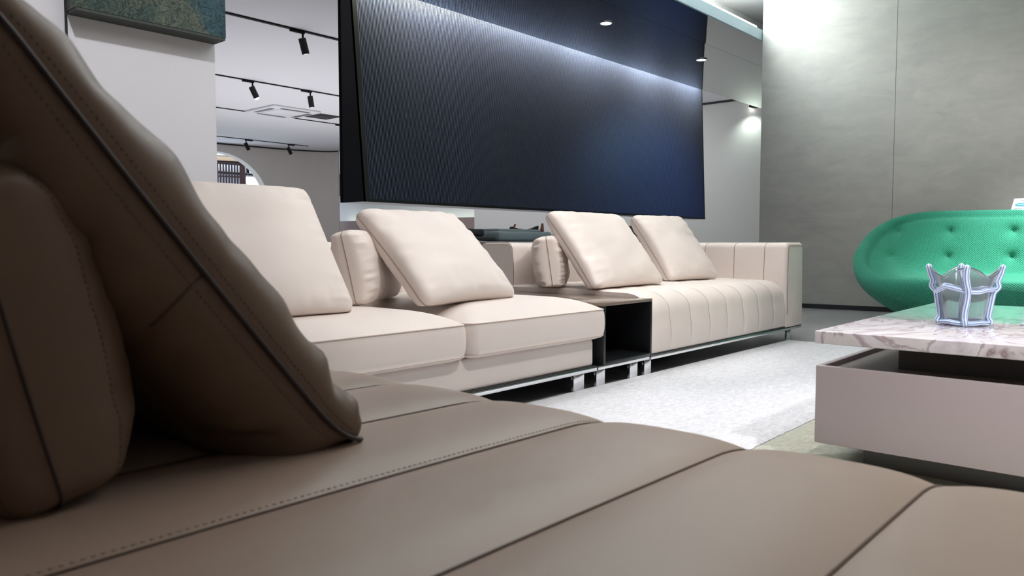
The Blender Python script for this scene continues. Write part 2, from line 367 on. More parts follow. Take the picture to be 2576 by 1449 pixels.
# panel bottom edge etc.
def navy_panel():
    X0, X1 = 3.82, 9.7; zb, zt = .97, 2.99
    yt = 5.08; back = 5.22
    ybx = lambda x: 4.895+(5.0-4.895)*(x-X0)/(X1-X0)
    th = thing('ribbed_wall_panel', (X0, 5.0, zb), 'long navy vertically ribbed panel hung from the ceiling behind the cream sofas', 'wall panel')
    pitch = .0148; n = int((X1-X0-.06)/pitch); prof = []
    x = X0+.05
    for i in range(n):
        prof += [(x, 0), (x+.0078, 0), (x+.009, .008), (x+.0136, .008)]; x += pitch
    V = []; F = []
    for (px, d) in prof: V += [(px, ybx(px)+d, zb+.02), (px, yt+d, zt)]
    for i in range(len(prof)-1): F.append((2*i, 2*i+2, 2*i+3, 2*i+1))
    rf = obj('ribbed_face', V, F, M['navy'], th); rf.data.materials.append(M['black'])
    for i, p_ in enumerate(rf.data.polygons): p_.material_index = 0 if i % 4 in (0,) else 1
    # case: side, bottom
    e = .006
    V = [(X0, ybx(X0)-e, zb), (X0, yt-e, zt), (X0, back, zt), (X0, back, zb), (X1, ybx(X1)-e, zb), (X1, yt-e, zt), (X1, back, zt), (X1, back, zb)]
    F = [(0, 3, 2, 1), (4, 5, 6, 7), (3, 7, 6, 2), (0, 4, 7, 3)]
    obj('case', V, F, M['black'], th)
    for (a, b, z0, z1, nm) in ((X0, X0+.045, zb, zt, 'frame_edge'), (x-.002, X1, zb, zt, 'frame_edge')):
        f0 = lambda z: ybx(a)+(yt-ybx(a))*(z-zb)/(zt-zb)
        V = [(a, f0(z0)-e, z0), (b, f0(z0)-e, z0), (b, f0(z1)-e, z1), (a, f0(z1)-e, z1), (a, f0(z0)+.02, z0), (b, f0(z0)+.02, z0), (b, f0(z1)+.02, z1), (a, f0(z1)+.02, z1)]
        obj(nm, V, [(0, 1, 2, 3), (4, 7, 6, 5), (0, 4, 5, 1), (1, 5, 6, 2), (3, 2, 6, 7), (0, 3, 7, 4)], M['black'], th)
    y0, y1 = ybx(X0), ybx(X1)
    fix(obj('frame_edge', [(X0, y0-.008, zb-.002), (X1, y1-.008, zb-.002), (X1, y1+.02, zb-.002), (X0, y0+.02, zb-.002), (X0, y0-.008, zb+.022), (X1, y1-.008, zb+.022), (X1, y1+.02, zb+.022), (X0, y0+.02, zb+.022)], [(0, 1, 2, 3), (4, 5, 6, 7), (0, 1, 5, 4), (1, 2, 6, 5), (2, 3, 7, 6), (3, 0, 4, 7)], M['black'], th))
    for yy in (5.195, 5.207): box('frame_edge', (X0-.006, yy, zb), (X0, yy+.006, zt), M['metal_black'], th)
    local(th)
navy_panel()
# grazing light down the ribs from the slot
area('slot_light', (6.75, 5.01, 2.90), (6.75, 5.06, 2.3), 5.8, .02, 190, (1, .97, .76), 100)
for cx_, p in ((4.6, 6), (6.9, 4), (8.2, 7), (9.3, 4)):
    area('slot_spot', (cx_, 5.01, 2.90), (cx_, 5.065, 2.3), .6, .02, p, (1, .98, .78), 90)
# ------------------------------------------------------------------ downlights in the glossy strip
def cyl(name, c, r0, r1, z0, z1, m, parent=None, n=32, axis=None):
    V = []; F = []
    for k in range(n):
        a = 2*PI*k/n; V += [(c[0]+r0*math.cos(a), c[1]+r0*math.sin(a), z0), (c[0]+r1*math.cos(a), c[1]+r1*math.sin(a), z1)]
    for k in range(n):
        j = (k+1) % n; F.append((2*k, 2*j, 2*j+1, 2*k+1))
    F += [tuple(2*k for k in reversed(range(n))), tuple(2*k+1 for k in range(n))]
    o = fix(obj(name, V, F, m, parent)); autosmooth(o, 40); return o
DL = ((6.06, 4.155, 'round recessed downlight in the glossy ceiling, the one nearer the sofas'), (7.95, 4.165, 'round recessed downlight in the glossy ceiling, above the right end of the ribbed panel'))
for x, y, lb in DL:
    t = thing('downlight', (x, y, 2.69), lb, 'ceiling light', 'downlights in the glossy ceiling')
    a = tube('trim_ring', [(.056*math.cos(k*PI/16), .056*math.sin(k*PI/16), -.004) for k in range(32)], .007, M['chrome'], t, True)
    cyl('lamp_lens', (0, 0), .05, .05, -.006, -.001, M['lamp'], t)
# ------------------------------------------------------------------ tracks and spots of the showroom
def track(y, x0, x1, lb, w=.03):
    o = box('lighting_track', (x0, y-w/2, 2.985), (x1, y+w/2, 3.0), M['metal_black']); tag(o, lb, 'lighting track', 'lighting tracks on the showroom ceiling')
track(7.485, 2, 8.5, 'black lighting track nearest the painting, crossing the ceiling carrying one spotlight', .045)
track(10.3, 3, 10.5, 'black lighting track carrying a lit and an unlit spotlight, second from the painting')
track(12.75, 4, 10.2, 'thin black lighting track running past the ceiling air conditioner', .022)
track(16.15, 5, 10.9, 'farthest thin lighting track just in front of the arched wall', .022)
def spotlight(x, y, tilt, lit, lb, s=1.0, rz=0, side=-1):
    t = thing('track_spotlight', (x, y, 2.985), lb, 'spotlight', 'black spotlights on the ceiling tracks', rz)
    box('adapter', (-.16*s if side < 0 else -.02, -.018, -.022), (.02 if side < 0 else .16*s, .018, 0), M['metal_black'], t, .003)
    tube('stem', [(0, 0, -.02), (0, 0, -.085)], .012, M['metal_black'], t)
    # head: cylinder tilted about local y
    R = Matrix.Rotation(tilt, 4, 'Y'); n = 24; prof = [(0, .04), (.036, .04), (.042, .035), (.042, -.13), (.036, -.133), (.034, -.12)]
    V = []; F = []
    for (r, z) in prof:
        for k in range(n):
            a = 2*PI*k/n; V.append(R @ Vector((r*math.cos(a), r*math.sin(a), z)) + Vector((0, 0, -.11)))
    for i in range(len(prof)-1):
        for k in range(n):
            j = (k+1) % n; F.append((i*n+k, i*n+j, (i+1)*n+j, (i+1)*n+k))
    h = fix(obj('head', V, F, M['metal_black'], t)); autosmooth(h, 40)
    V = []; F = []; dz = .03 if lit else .006
    for i in range(4):
        rr = .036*math.cos(i*PI/8)
        V += [R @ Vector((rr*math.cos(2*PI*k/n), rr*math.sin(2*PI*k/n), -.128-dz*math.sin(i*PI/8))) + Vector((0, 0, -.11)) for k in range(n)]
    for i in range(3):
        for k in range(n): F.append((i*n+k, i*n+(k+1) % n, (i+1)*n+(k+1) % n, (i+1)*n+k))
    F.append(tuple(3*n+k for k in range(n)))
    obj('lens', V, F, M['lamp'] if lit else M['lamp_dim'], h)
    return t
spotlight(5.0, 7.485, -.28, 0, 'large black track spotlight near the top, closest to the ribbed panel', 1.0)
spotlight(6.02, 10.3, -.5, 1, 'black track spotlight with a bright glowing lens')
spotlight(7.0, 10.3, -.18, 0, 'black unlit track spotlight right of the glowing one')
spotlight(9.4, 12.75, -.4, 0, 'black spotlight half hidden by the left edge of the ribbed panel')
spotlight(9.25, 16.15, -.5, 0, 'black spotlight above the arch, the left one of the farthest pair', 1, 0, 1)
spotlight(10.35, 16.15, -.5, 0, 'black spotlight right of the arch, the right one of the farthest pair', 1, 0, 1)
# air conditioner cassette
t = thing('ceiling_air_conditioner', (7.75, 12.25, 3.0), 'square white ceiling air conditioner between the lighting tracks', 'air conditioner')
box('panel', (-.48, -.48, -.035), (.48, .48, 0), M['plastic'], t, .015); box('grille', (-.28, -.28, -.045), (.28, .28, -.03), M['plastic'], t, .005)
for a, b in (((-.28, -.42), (.28, -.34)), ((-.28, .34), (.28, .42)), ((-.42, -.28), (-.34, .28)), ((.34, -.28), (.42, .28))):
    box('louver', (*a, -.04), (*b, -.033), M['lacq_dark'], t)
t = thing('ceiling_vent', (8.56, 12.2, 3.0), 'black open ceiling vent beside the air conditioner', 'vent')
box('opening', (-.24, -.24, -.01), (.24, .24, 0), M['trimblack'], t); 
for k in (-.05, .06): box('duct_bar', (-.2, k, -.016), (.2, k+.03, -.008), M['lacq_dark'], t)
# bracket lamp on the pale wall
t = thing('wall_bracket_lamp', (12, 5.32, 2.83), 'small black fitting high on the pale wall at the wallpaper edge', 'light fitting')
box('arm', (-.12, -.2, -.02), (0, .06, .02), M['metal_black'], t, .004); box('lamp_face', (-.10, .045, -.03), (-.02, .07, -.015), M['lamp'], t)
# ------------------------------------------------------------------ things beyond the arch
t = thing('lattice_screen', (9.1, 19.4, 0), 'dark red wooden lattice screen seen through the arch', 'screen')
L0 = Vector((9.0, 19.55)); L1 = Vector((10.78, 19.0))
def bar(nm, a, b, w, parent, m):
    v, f, _ = tube_data([a, b], w*.707, False, 4); return obj(nm, v, f, m, parent)
for k in range(27):
    p = L0.lerp(L1, k/26); bar('slat', (p.x, p.y, 0), (p.x, p.y, 2.79), .034 if k < 26 else .1, t, M['wine'])
for z in (.6, 1.25, 1.9, 2.40, 2.77): bar('rail', (L0.x, L0.y, z), (L1.x, L1.y, z), .03 if z < 2.5 else .06, t, M['wine'])
local(t)
struct(prism('trim_6', [(8.6, 19.75), (10.82, 19.06), (10.75, 18.8), (8.5, 19.5)], 2.80, 2.92, M['beige']))
o = box('lighting_track', (9, 21.5, 2.97), (13, 21.53, 3.0), M['metal_black']); tag(o, 'lighting track in the blue lit room beyond the arch', 'lighting track', 'lighting tracks on the showroom ceiling')
spotlight(12.35, 21.5, .0, 0, 'black spotlight in the blue lit room seen through the arch')
struct(box('trim_7', (5, 23.95, 2.93), (14.2, 24, 3.0), M['trimblack']))
# recess: backlit headboard
t = thing('headboard', (12.3, 14, 0), 'mauve headboard panel with a greenish glow behind it, in the far recess', 'headboard')
box('panel', (12.28, 11.86, 0), (12.36, 16.9, 1.22), M['headboard'], t, .006)
box('side_frame', (12.27, 11.80, 0), (12.37, 11.86, 1.23), M['console'], t)
box('glow_strip', (12.37, 11.9, 1.14), (12.40, 16.8, 1.17), M['led_green'], t); box('glow_strip', (12.37, 11.86, .3), (12.40, 11.89, 1.17), M['led_green'], t)
local(t)
# ------------------------------------------------------------------ painting
t = thing('painting', (1.574, 3.6, 1.6), 'teal and green textured canvas high on the white wall', 'painting')
box('canvas', (1.245, 3.49, 1.617), (1.905, 3.598, 2.75), M['paint'], t)
box('canvas_edge', (1.247, 3.492, 1.605), (1.903, 3.598, 1.617), M['canvas_edge'], t)
local(t)
struct(box('trim_8', (1.238, 3.592, 0), (1.247, 3.60, 3), M['trimblack']))
# ------------------------------------------------------------------ console with goods behind the sofas
t = thing('console_cabinet', (5.6, 4.3, 0), 'long low dark console behind the cream sofas with a thin grey top', 'console')
box('body', (3.95, 4.12, .02), (7.3, 4.55, .625), M['console'], t); box('top', (3.92, 4.08, .625), (7.33, 4.58, .655), M['console_top'], t, .003)
local(t)
def blob_box(name, a, b, m, r, parent=None, nz=.006, seed=0):
    o = box(name, a, b, m, parent, r, 4); o.data.materials[0] = m
    bm = bmesh.new(); bm.from_mesh(o.data); bmesh.ops.subdivide_edges(bm, edges=[e for e in bm.edges if e.calc_length() > .05], cuts=4, use_grid_fill=True)
    for v in bm.verts: v.co += noise.noise_vector(v.co*9+Vector((seed, 0, 0)))*nz
    bm.to_mesh(o.data); bm.free(); autosmooth(o, 60); return o
o = blob_box('folded_cloth', (4.05, 4.15, .660), (4.53, 4.4, .687), M['charcoal'], .008); tag(o, 'flat folded black cloth on the console behind the large cream pillow', 'cloth')
o = blob_box('rolled_cloth', (4.04, 4.17, .694), (4.43, 4.38, .75), M['charcoal'], .022, None, .006, 3); tag(o, 'rolled black cloth lying on the flat folded one', 'cloth')
t = thing('leather_bag', (4.9, 4.25, .655), 'slate grey soft leather bag with black straps and wooden handles on the console', 'bag')
blob_box('bag_body', (4.55, 4.12, .657), (5.22, 4.4, .738), M['slate'], .026, t, .005, 5)
blob_box('bag_flap', (4.60, 4.18, .732), (5.14, 4.42, .757), M['slate'], .01, t, .004, 8)
def wedge(nm, pts, y, w, m, parent):
    n = len(pts); V = [(x, y, z) for x, z in pts]+[(x, y+w, z) for x, z in pts]
    F = [tuple(range(n)), tuple(reversed(range(n, 2*n)))]+[(i, n+i, n+(i+1) % n, (i+1) % n) for i in range(n)]
    return fix(obj(nm, V, F, m, parent))
wedge('strap', [(4.80, .752), (5.0, .754), (4.88, .764), (4.815, .778)], 4.22, .03, M['charcoal'], t)
wedge('strap', [(5.02, .754), (5.15, .735), (5.155, .79), (5.11, .775)], 4.22, .03, M['charcoal'], t)
tube('handle', [(4.805, 4.2, .755), (4.81, 4.2, .778), (4.825, 4.2, .796)], .008, M['walnut'], t)
tube('handle', [(5.16, 4.19, .725), (5.165, 4.19, .765), (5.17, 4.19, .81)], lambda u: .022-.013*u, M['walnut'], t)
local(t)
o = blob_box('storage_pouch', (5.26, 4.13, .657), (5.55, 4.36, .715), M['slate'], .022, None, .004, 9); tag(o, 'small rounded grey pouch right of the slate bag on the console', 'pouch')
t = thing('display_case', (6.7, 4.3, .655), 'dark grey stepped case on the console, seen between the two right cream pillows', 'case')
box('base', (6.25, 4.15, .656), (7.2, 4.5, .745), M['lacq_anthracite'], t); box('lid', (6.3, 4.2, .745), (7.15, 4.45, .815), M['lacq_dark'], t)
local(t)
# ------------------------------------------------------------------ upholstery helpers
def rounded_profile(d0, d1, z0, z1, r0, r1, n=10, crown=0):
    "open profile from back bottom over the top to front bottom. returns (d, z, nd, nz, weight)"
    out = []
    out.append((d0, z0, -1, 0, 0)); out.append((d0, z1-r0, -1, 0, 1))
    for k in range(1, n+1):
        a = PI - (PI/2)*k/n; out.append((d0+r0+r0*math.cos(a), z1-r0+r0*math.sin(a), math.cos(a), math.sin(a), 1))
    m = 10
    for k in range(1, m):
        u = k/m; out.append((d0+r0+(d1-r1[0]-d0-r0)*u, z1+crown*math.sin(PI*u), 0, 1, 1))
    for k in range(0, n+1):
        a = PI/2-(PI/2)*k/n; c, s = max(0, math.cos(a)), max(0, math.sin(a)); e = .85
        out.append((d1-r1[0]+r1[0]*c**e, z1-r1[1]+r1[1]*s**e, c, s, 1))
    for k in range(1, 7):
        u = k/6; out.append((d1+.010*math.sin(PI*u), z1-r1[1]+(z0-z1+r1[1])*u, 1, 0, 1-u**4))
    return out
def channels(seams, a, b, n=18, ex=5):
    "sample stations along the run with puff height 0..1"
    E = [a]+[s for s in seams if a < s < b]+[b]; st = []
    for i in range(len(E)-1):
        for k in range(n):
            u = .5-.5*math.cos(PI*k/n) if True else k/n
            h = 1-abs(2*u-1)**ex
            st.append((E[i]+(E[i+1]-E[i])*u, h, ))
    st.append((b, 0)); return st
def channel_body(name, prof, st, amp, place, m, parent, endround=.0):
    V = []; F = []; n = len(prof); N = len(st)
    for i, (s, h) in enumerate(st):
        for (d, z, nx, nz, w) in prof:
            k = amp*(h-1)*w
            if endround and s-st[0][0] < endround: q_ = 1-(s-st[0][0])/endround; k -= endround*(1-math.sqrt(max(0, 1-q_*q_)))*w
            V.append(place(s, d+nx*k, z+nz*k))
    for i in range(N-1):
        for j in range(n-1):
            a = i*n+j; F.append((a, a+1, a+n+1, a+n))
        F.append((i*n+n-1, i*n, (i+1)*n, (i+1)*n+n-1))
    F.append(tuple(range(n))); F.append(tuple((N-1)*n+j for j in reversed(range(n))))
    o = fix(obj(name, V, F, m, parent)); autosmooth(o, 55); return o
def outline_ring(x0, x1, y0, y1, r, z, n=8, bul=0):
    pts = []
    for (cx_, cy_, a0) in ((x1-r, y1-r, 0), (x0+r, y1-r, 90), (x0+r, y0+r, 180), (x1-r, y0+r, 270)):
        for k in range(n+1):
            a = math.radians(a0+90*k/n); pts.append((cx_+r*math.cos(a), cy_+r*math.sin(a)))
    # subdivide straights
    out = []
    for i in range(len(pts)):
        a = pts[i]; b = pts[(i+1) % len(pts)]; L = math.hypot(b[0]-a[0], b[1]-a[1]); k = max(1, int(L/.05))
        for j in range(k): out.append((a[0]+(b[0]-a[0])*j/k, a[1]+(b[1]-a[1])*j/k))
    return [Vector((x, y, z)) for x, y in out]
def seat_cushion(name, x0, x1, y0, y1, zb, zs, zt, m, pm, parent):
    t = parent; base = outline_ring(x0, x1, y0, y1, .045, 0); C = Vector(((x0+x1)/2, (y0+y1)/2, 0))
    hx, hy = (x1-x0)/2, (y1-y0)/2
    def ring(inset, z, out=0):
        R = []
        for p in base:
            q = p-C; sx_ = (hx-inset+out)/hx; sy_ = (hy-inset+out)/hy
            R.append(Vector((C.x+q.x*sx_, C.y+q.y*sy_, z)))
        return R
    rings = [ring(.2, zb), ring(.03, zb+.001), ring(.006, zb+.01), ring(0, zb+.016), ring(.002, zb+.018)]
    for k in range(1, 8):
        u = k/8; rings.append(ring(0, zb+.018+(zs-zb-.02)*u, .004*math.sin(PI*u)))
    rings += [ring(.002, zs-.002), ring(0.002, zs+.002)]
    D = .30
    for k in range(1, 13):
        u = (k/12)**1.6; rings.append(ring(.002+D*u, zs+(zt-zs)*(1-(1-u)**3.2)))
    rings.append(ring(hy*.9 if hy < hx else hx*.9, zt+.002))
    n = len(base); V = [p for R in rings for p in R]; F = [tuple(reversed(range(n)))]
    for i in range(len(rings)-1):
        for j in range(n):
            k = (j+1) % n; F.append((i*n+j, i*n+k, (i+1)*n+k, (i+1)*n+j))
    F.append(tuple((len(rings)-1)*n+j for j in range(n)))
    o = fix(obj(name, V, F, m, t)); autosmooth(o, 60)
    tube('piping', ring(.0005, zs), .0016, pm, o, True, 6); tube('piping', ring(.0005, zb+.017), .0016, pm, o, True, 6)
    return o
def pillow(name, loc, w, h, t, tilt, rz, m, pm, label, cat='pillow', group=None, seed=0, wr=.006, pinch=.05, grid=60, pr=.0018, floor_z=None, roll=0, stitch=False, sag=0, flip=0, skew=0, cap=.5, p=2.6, dart=None, frontbias=.5, nf=1.0, curl=0, folds=(), capy=None):
    """loc = middle of the bottom edge. local x = width, local y(up along pillow), local z = front normal.
    tilt = lean back from vertical; rz = plan heading of the front normal"""
    Rm = Matrix.Rotation(rz, 4, 'Z') @ Matrix.Rotation(-tilt, 4, 'X') @ Matrix.Rotation(PI/2, 4, 'X')
    # local frame: x right, y up, z toward -Y world when rz=0
    T = Matrix.Translation(Vector(loc)) @ Rm @ Matrix.Rotation(roll, 4, 'Z') @ Matrix.Translation((0, h/2, 0))
    g = grid; V = []; F = []; idx = {}
    def base(x, y):
        px = w/2*x*(1-pinch*(1-y*y)) + skew*y; py = h/2*y*(1-pinch*(1-x*x))
        q = max(0, abs(x)+abs(y)-1.80)/.20; q = q*q*.012
        return px-math.copysign(q, x), py-math.copysign(q, y)
    def surf(x, y, side):
        px, py = base(x, y)
        b = max(0, 1-abs(x)**p)**cap*max(0, 1-abs(y)**p)**(capy if capy and y < 0 else cap)
        low = 1-.35*sag*(y) - 0
        fb = frontbias if side > 0 else 1-frontbias
        z = t*fb*b*low
        e = min(1-abs(x), 1-abs(y))
        ex = math.exp(-(1-abs(x))*5.0); ey = math.exp(-(1-abs(y))*5.0)
        q = noise.noise(Vector((x*1.6, y*11*nf, seed+side*3.1)))*ex + noise.noise(Vector((x*11*nf, y*1.6, seed+7+side*2.3)))*ey
        q += .5*nf*noise.noise(Vector((x*3.0+1.5*y, y*22*nf, seed+side*5)))*ex**1.5 + .5*nf*noise.noise(Vector((x*22*nf, y*3, seed+9+side)))*ey**1.5
        q2 = noise.noise(Vector((x*1.8, y*2.4, seed+20+side)))
        z += wr*q*min(1, e*9)*2.0 + wr*1.2*q2*min(1, e*2.5)
        for (fs, ax, ay, bx, by, fw, fa) in folds:
            if fs != side: continue
            ux, uy = bx-ax, by-ay; L2 = ux*ux+uy*uy
            tt = min(1, max(0, ((x-ax)*ux+(y-ay)*uy)/L2)); d2 = (x-ax-ux*tt)**2+(y-ay-uy*tt)**2
            z += fa*math.exp(-d2/(fw*fw*(.35+tt)))*(1-.55*tt)*min(1, e*14)
        return Vector((px, py, side*max(z, 0)))
    def clampz(v):
        wv = T @ v
        if curl:
            uu = (v.x+w/2)/w*2; vv = (v.y+h/2)/h*2
            k_ = math.exp(-(uu/.24)**2)*math.exp(-(vv/.12)**2)*(1-min(1, abs(v.z)/.08))
            wv.x += curl*k_; wv.z += (floor_z+.004+abs(v.z)*.6-wv.z)*k_*.8
        if floor_z is not None and wv.z < floor_z: wv.z = floor_z
        return wv
    # cosine spacing to keep the rim crisp
    c = [math.sin(PI/2*(2*i/g-1)) for i in range(g+1)]
    for side in (1, -1):
        for i in range(g+1):
            for j in range(g+1):
                edge = i in (0, g) or j in (0, g)
                if side == -1 and edge: continue
                idx[(side, i, j)] = len(V); V.append(clampz(surf(c[i], c[j], side)))
    gi = lambda s, i, j: idx[(s, i, j)] if (s, i, j) in idx else idx[(1, i, j)]
    for side in (1, -1):
        for i in range(g):
            for j in range(g):
                f = (gi(side, i, j), gi(side, i+1, j), gi(side, i+1, j+1), gi(side, i, j+1))
                F.append(f if side > 0 else tuple(reversed(f)))
    o = obj(name, V, F, m, None, True); tag(o, label, cat, group)
    K = 40
    per = [(2*k/K-1, -1) for k in range(K)]+[(1, 2*k/K-1) for k in range(K)]+[(1-2*k/K, 1) for k in range(K)]+[(-1, 1-2*k/K) for k in range(K)]
    ring = []
    for x, y in per:
        px, py = base(x, y); s = 1+pr*1.2/(w/2); ring.append(clampz(Vector((px*s, py*s, 0))))
    tube('piping', ring, pr, pm, o, True, 8)
    if stitch:
        for side in (1, -1):
            for off in (stitch if isinstance(stitch, (list, tuple)) else (.022,)):
                ln = [clampz(surf(-(1-off/(w/2)), 2*k/80-1, side)+Vector((0, 0, side*.0004))) for k in range(3, 78)]
                multi_tube('stitching', dashes(ln, .003, .0035), .0007, M['thread'], o, 5)
    return o, T, surf
# ------------------------------------------------------------------ BROWN SOFA
t = thing('brown_sofa', (.5, .5, 0), 'taupe leather sofa with wide stitched channels across the foreground', 'sofa')
place = lambda s, d, z: (d, s, z)
prof = rounded_profile(-.12, 1.025, .10, .402, .03, (.22, .15), 14, .004)
SE = [-.455, -.24, -.025, .19, .405, .62, .838, 1.055, 1.27, 1.48]
channel_body('seat', prof, channels(SE, -.6, 1.62, 22, 3.4), .0105, place, M['brown'], t)
lines = []; grooves = []
for s in SE:
    if s < -.1: continue
    pth = [Vector((d+nx*(-.0105+.0010), s, z+nz*(-.0105+.0010))) for (d, z, nx, nz, w) in prof[14:-3]]
    grooves.append(pth)
    q = []
    for v, (d, z, nx, nz, w) in zip(pth, prof[14:-3]): q.append(Vector((d+nx*(-.0078), s+.0085, z+nz*(-.0078))))
    if abs(s-.62) < .01: lines += dashes(q, .004, .0035)
multi_tube('seam_piping', grooves, .0016, M['thread'], t, 6)
multi_tube('stitching', lines, .0006, mat('seat_thread', srgb(140, 121, 108), .6), t, 4)
pb = [(x, z, nx, nz, w) for (x, z, nx, nz, w) in rounded_profile(-.2, .085, .30, .645, .05, (.05, .05), 8)]
channel_body('backrest', pb, channels(SE, .55, 1.62, 10), .006, place, M['brown'], t)
box('base_rail', (.92, -.58, .078), (1.0, 1.6, .098), M['chrome'], t, .002)
for y in (-.45, 1.5): box('leg', (.93, y-.03, 0.004), (.99, y+.03, .08), M['chrome'], t, .002)
box('underside', (-.15, -.58, .085), (.92, 1.6, .10), M['black'], t)
local(t)
# ------------------------------------------------------------------ CREAM SOFA, LEFT
t = thing('cream_sofa', (1.6, 2.5, 0), 'cream leather sofa with loose flat seat cushions left of the black table module', 'sofa')
box('base', (.10, 1.945, .098), (2.762, 3.05, .222), M['cream'], t, .018, 4)
seat_cushion('seat_cushion', .985, 1.938, 1.90, 2.95, .222, .352, .412, M['cream'], M['pipe_cream'], t)
seat_cushion('seat_cushion', 1.945, 2.80, 1.90, 2.95, .222, .352, .412, M['cream'], M['pipe_cream'], t)
seat_cushion('seat_cushion', .10, .978, 1.90, 2.95, .222, .352, .412, M['cream'], M['pipe_cream'], t)
placeX = lambda s, d, z: (s, 3.11-d, z)
pb = rounded_profile(0, .26, .20, .645, .05, (.05, .05), 8)
channel_body('backrest', pb, channels([], .10, 2.77, 6), .0, placeX, M['cream'], t)
box('base_rail', (.12, 1.93, .080), (2.765, 1.96, .098), M['chrome'], t, .002)
box('base_trim', (.12, 1.932, .098), (2.762, 1.95, .106), M['black'], t, .002)
for x in (.3, 2.60): box('leg', (x, 1.935, .012), (x+.075, 1.95, .082), M['chrome'], t, .001)
box('underside', (.12, 1.98, .085), (2.76, 3.05, .098), M['black'], t)
local(t)
# ------------------------------------------------------------------ TABLE MODULE
t = thing('side_table_module', (3.01, 2.4, 0), 'open black box side table built in between the two cream sofas', 'side table')
X0, X1 = 2.806, 3.214
box('top', (X0, 1.925, .362), (X1, 2.84, .376), M['table_top'], t, .001)
box('side_panel', (X0, 1.925, .098), (X0+.016, 2.84, .362), M['black'], t, .001); box('side_panel', (X1-.016, 1.925, .098), (X1, 2.84, .362), M['black'], t, .001)
box('bottom_panel', (X0+.016, 1.925, .098), (X1-.016, 2.84, .114), M['black'], t, .001); box('back_panel', (X0+.016, 2.82, .114), (X1-.016, 2.84, .362), M['black_in'], t)
box('base_rail', (X0-.03, 1.93, .082), (X1-.01, 1.96, .098), M['chrome'], t, .001)
for x in (2.765, 3.035): box('leg', (x, 1.933, .012), (x+.065, 1.948, .084), M['chrome'], t, .001)
local(t)
# ------------------------------------------------------------------ CREAM SOFA, RIGHT (tufted)
t = thing('tufted_cream_sofa', (4.1, 2.5, 0), 'cream leather sofa with vertical channels and one squared arm, right of the black table module', 'sofa')
SX = [3.41, 3.62, 3.83, 4.04, 4.25, 4.46, 4.675]
place = lambda s, d, z: (s, 3.06-d, z)
prof = rounded_profile(0, 1.125, .10, .402, .03, (.16, .13), 12, .006)
channel_body('seat', prof, channels(SX, 3.218, 4.885, 16), .007, place, M['cream'], t)
gl = [[Vector(place(s, d+nx*-.0055, z+nz*-.0055)) for (d, z, nx, nz, w) in prof[12:-1]] for s in SX]
multi_tube('seam_piping', gl, .0009, M['pipe_cream'], t, 5)
pb = rounded_profile(0, .26, .35, .645, .05, (.05, .05), 8)
channel_body('backrest', pb, channels(SX, 3.25, 4.87, 12), .006, placeX, M['cream'], t)
ring = [Vector((3.25-.001, 3.11-d, z)) for (d, z, *_r) in pb]
tube('piping', ring, .0018, M['seam_cream'], t)
# arm: profile in X/z swept along Y
SY = [2.077, 2.287, 2.5, 2.71, 2.92]
pa = rounded_profile(0, .272, .10, .645, .03, (.05, .045), 8)
placeA = lambda s, d, z: (5.132-d, s, z)
channel_body('arm', pa, [(1.925+.022*(1-math.cos(PI/2*k/7)), 1) for k in range(7)]+[(max(1.948, s), h if s > 1.99 else 1) for s, h in channels(SY, 1.948, 3.11, 12)], .006, placeA, M['cream'], t, .022)
tube('piping', [Vector(placeA(1.9235, d-nx*.021, z-nz*.021)) for (d, z, nx, nz, w) in pa[1:-1]], .0016, M['seam_cream'], t)
multi_tube('arm_seam', [[Vector(placeA(s, d+nx*-.0045, z+nz*-.0045)) for (d, z, nx, nz, w) in pa[1:-1]] for s in SY], .0016, M['seam_cream'], t, 5)
box('base_rail', (3.215, 1.925, .080), (5.12, 1.955, .098), M['chrome'], t, .001); box('base_rail', (5.09, 1.93, .080), (5.12, 3.05, .098), M['chrome'], t, .001)
box('base_trim', (3.215, 1.928, .098), (5.13, 1.95, .106), M['black'], t, .001)
for x in (3.165, 4.91): box('leg', (x, 1.935, .012), (x+.06, 1.95, .082), M['chrome'], t, .001)
box('underside', (3.23, 1.98, .085), (5.1, 3.05, .098), M['black'], t)
local(t)
# ------------------------------------------------------------------ PILLOWS
CR = dict(m=M['cream'], pm=M['seam_cream'], floor_z=.412, group='cream leather pillows')
pillow('pillow', (1.26, 2.09, .405), .64, .508, .14, math.radians(34), 0, label='largest cream leather pillow at the left, partly behind the brown pillow', seed=1, wr=.005, pinch=.03, cap=.26, pr=.0013, **CR)
pillow('pillow', (2.165, 2.10, .408), .60, .495, .15, math.radians(45), math.radians(8), label='cream leather pillow in the middle of the left sofa, right of a small upright cushion', seed=4, wr=.007, nf=.6, cap=.26, pr=.0013, frontbias=.52, **CR)
pillow('pillow', (3.53, 2.25, .400), .71, .508, .16, math.radians(38), math.radians(2), label='cream leather pillow leaning on the small upright cushion of the tufted sofa', seed=9, wr=.007, nf=.6, cap=.26, pr=.0015, **CR)
pillow('pillow', (4.41, 2.34, .400), .5, .52, .16, math.radians(38), math.radians(-8), label='cream leather pillow nearest the squared arm of the tufted sofa', seed=13, wr=.008, nf=.65, cap=.26, pr=.0015, **CR)
pillow('bolster_pillow', (1.935, 2.42, .408), .52, .285, .18, math.radians(12), math.radians(36), label='small upright cream cushion between the two large pillows of the left sofa', seed=17, wr=.008, nf=.8, pinch=.02, cap=.27, pr=.0012, **CR)
pillow('bolster_pillow', (3.335, 2.62, .402), .46, .28, .20, math.radians(8), math.radians(37), label='small upright cream cushion at the left end of the tufted sofa', seed=21, wr=.011, nf=1.0, pinch=.02, cap=.27, pr=.0014, **CR)
BR = dict(m=M['brownp'], pm=M['pipe_dark'], floor_z=.404, group='brown leather pillows')
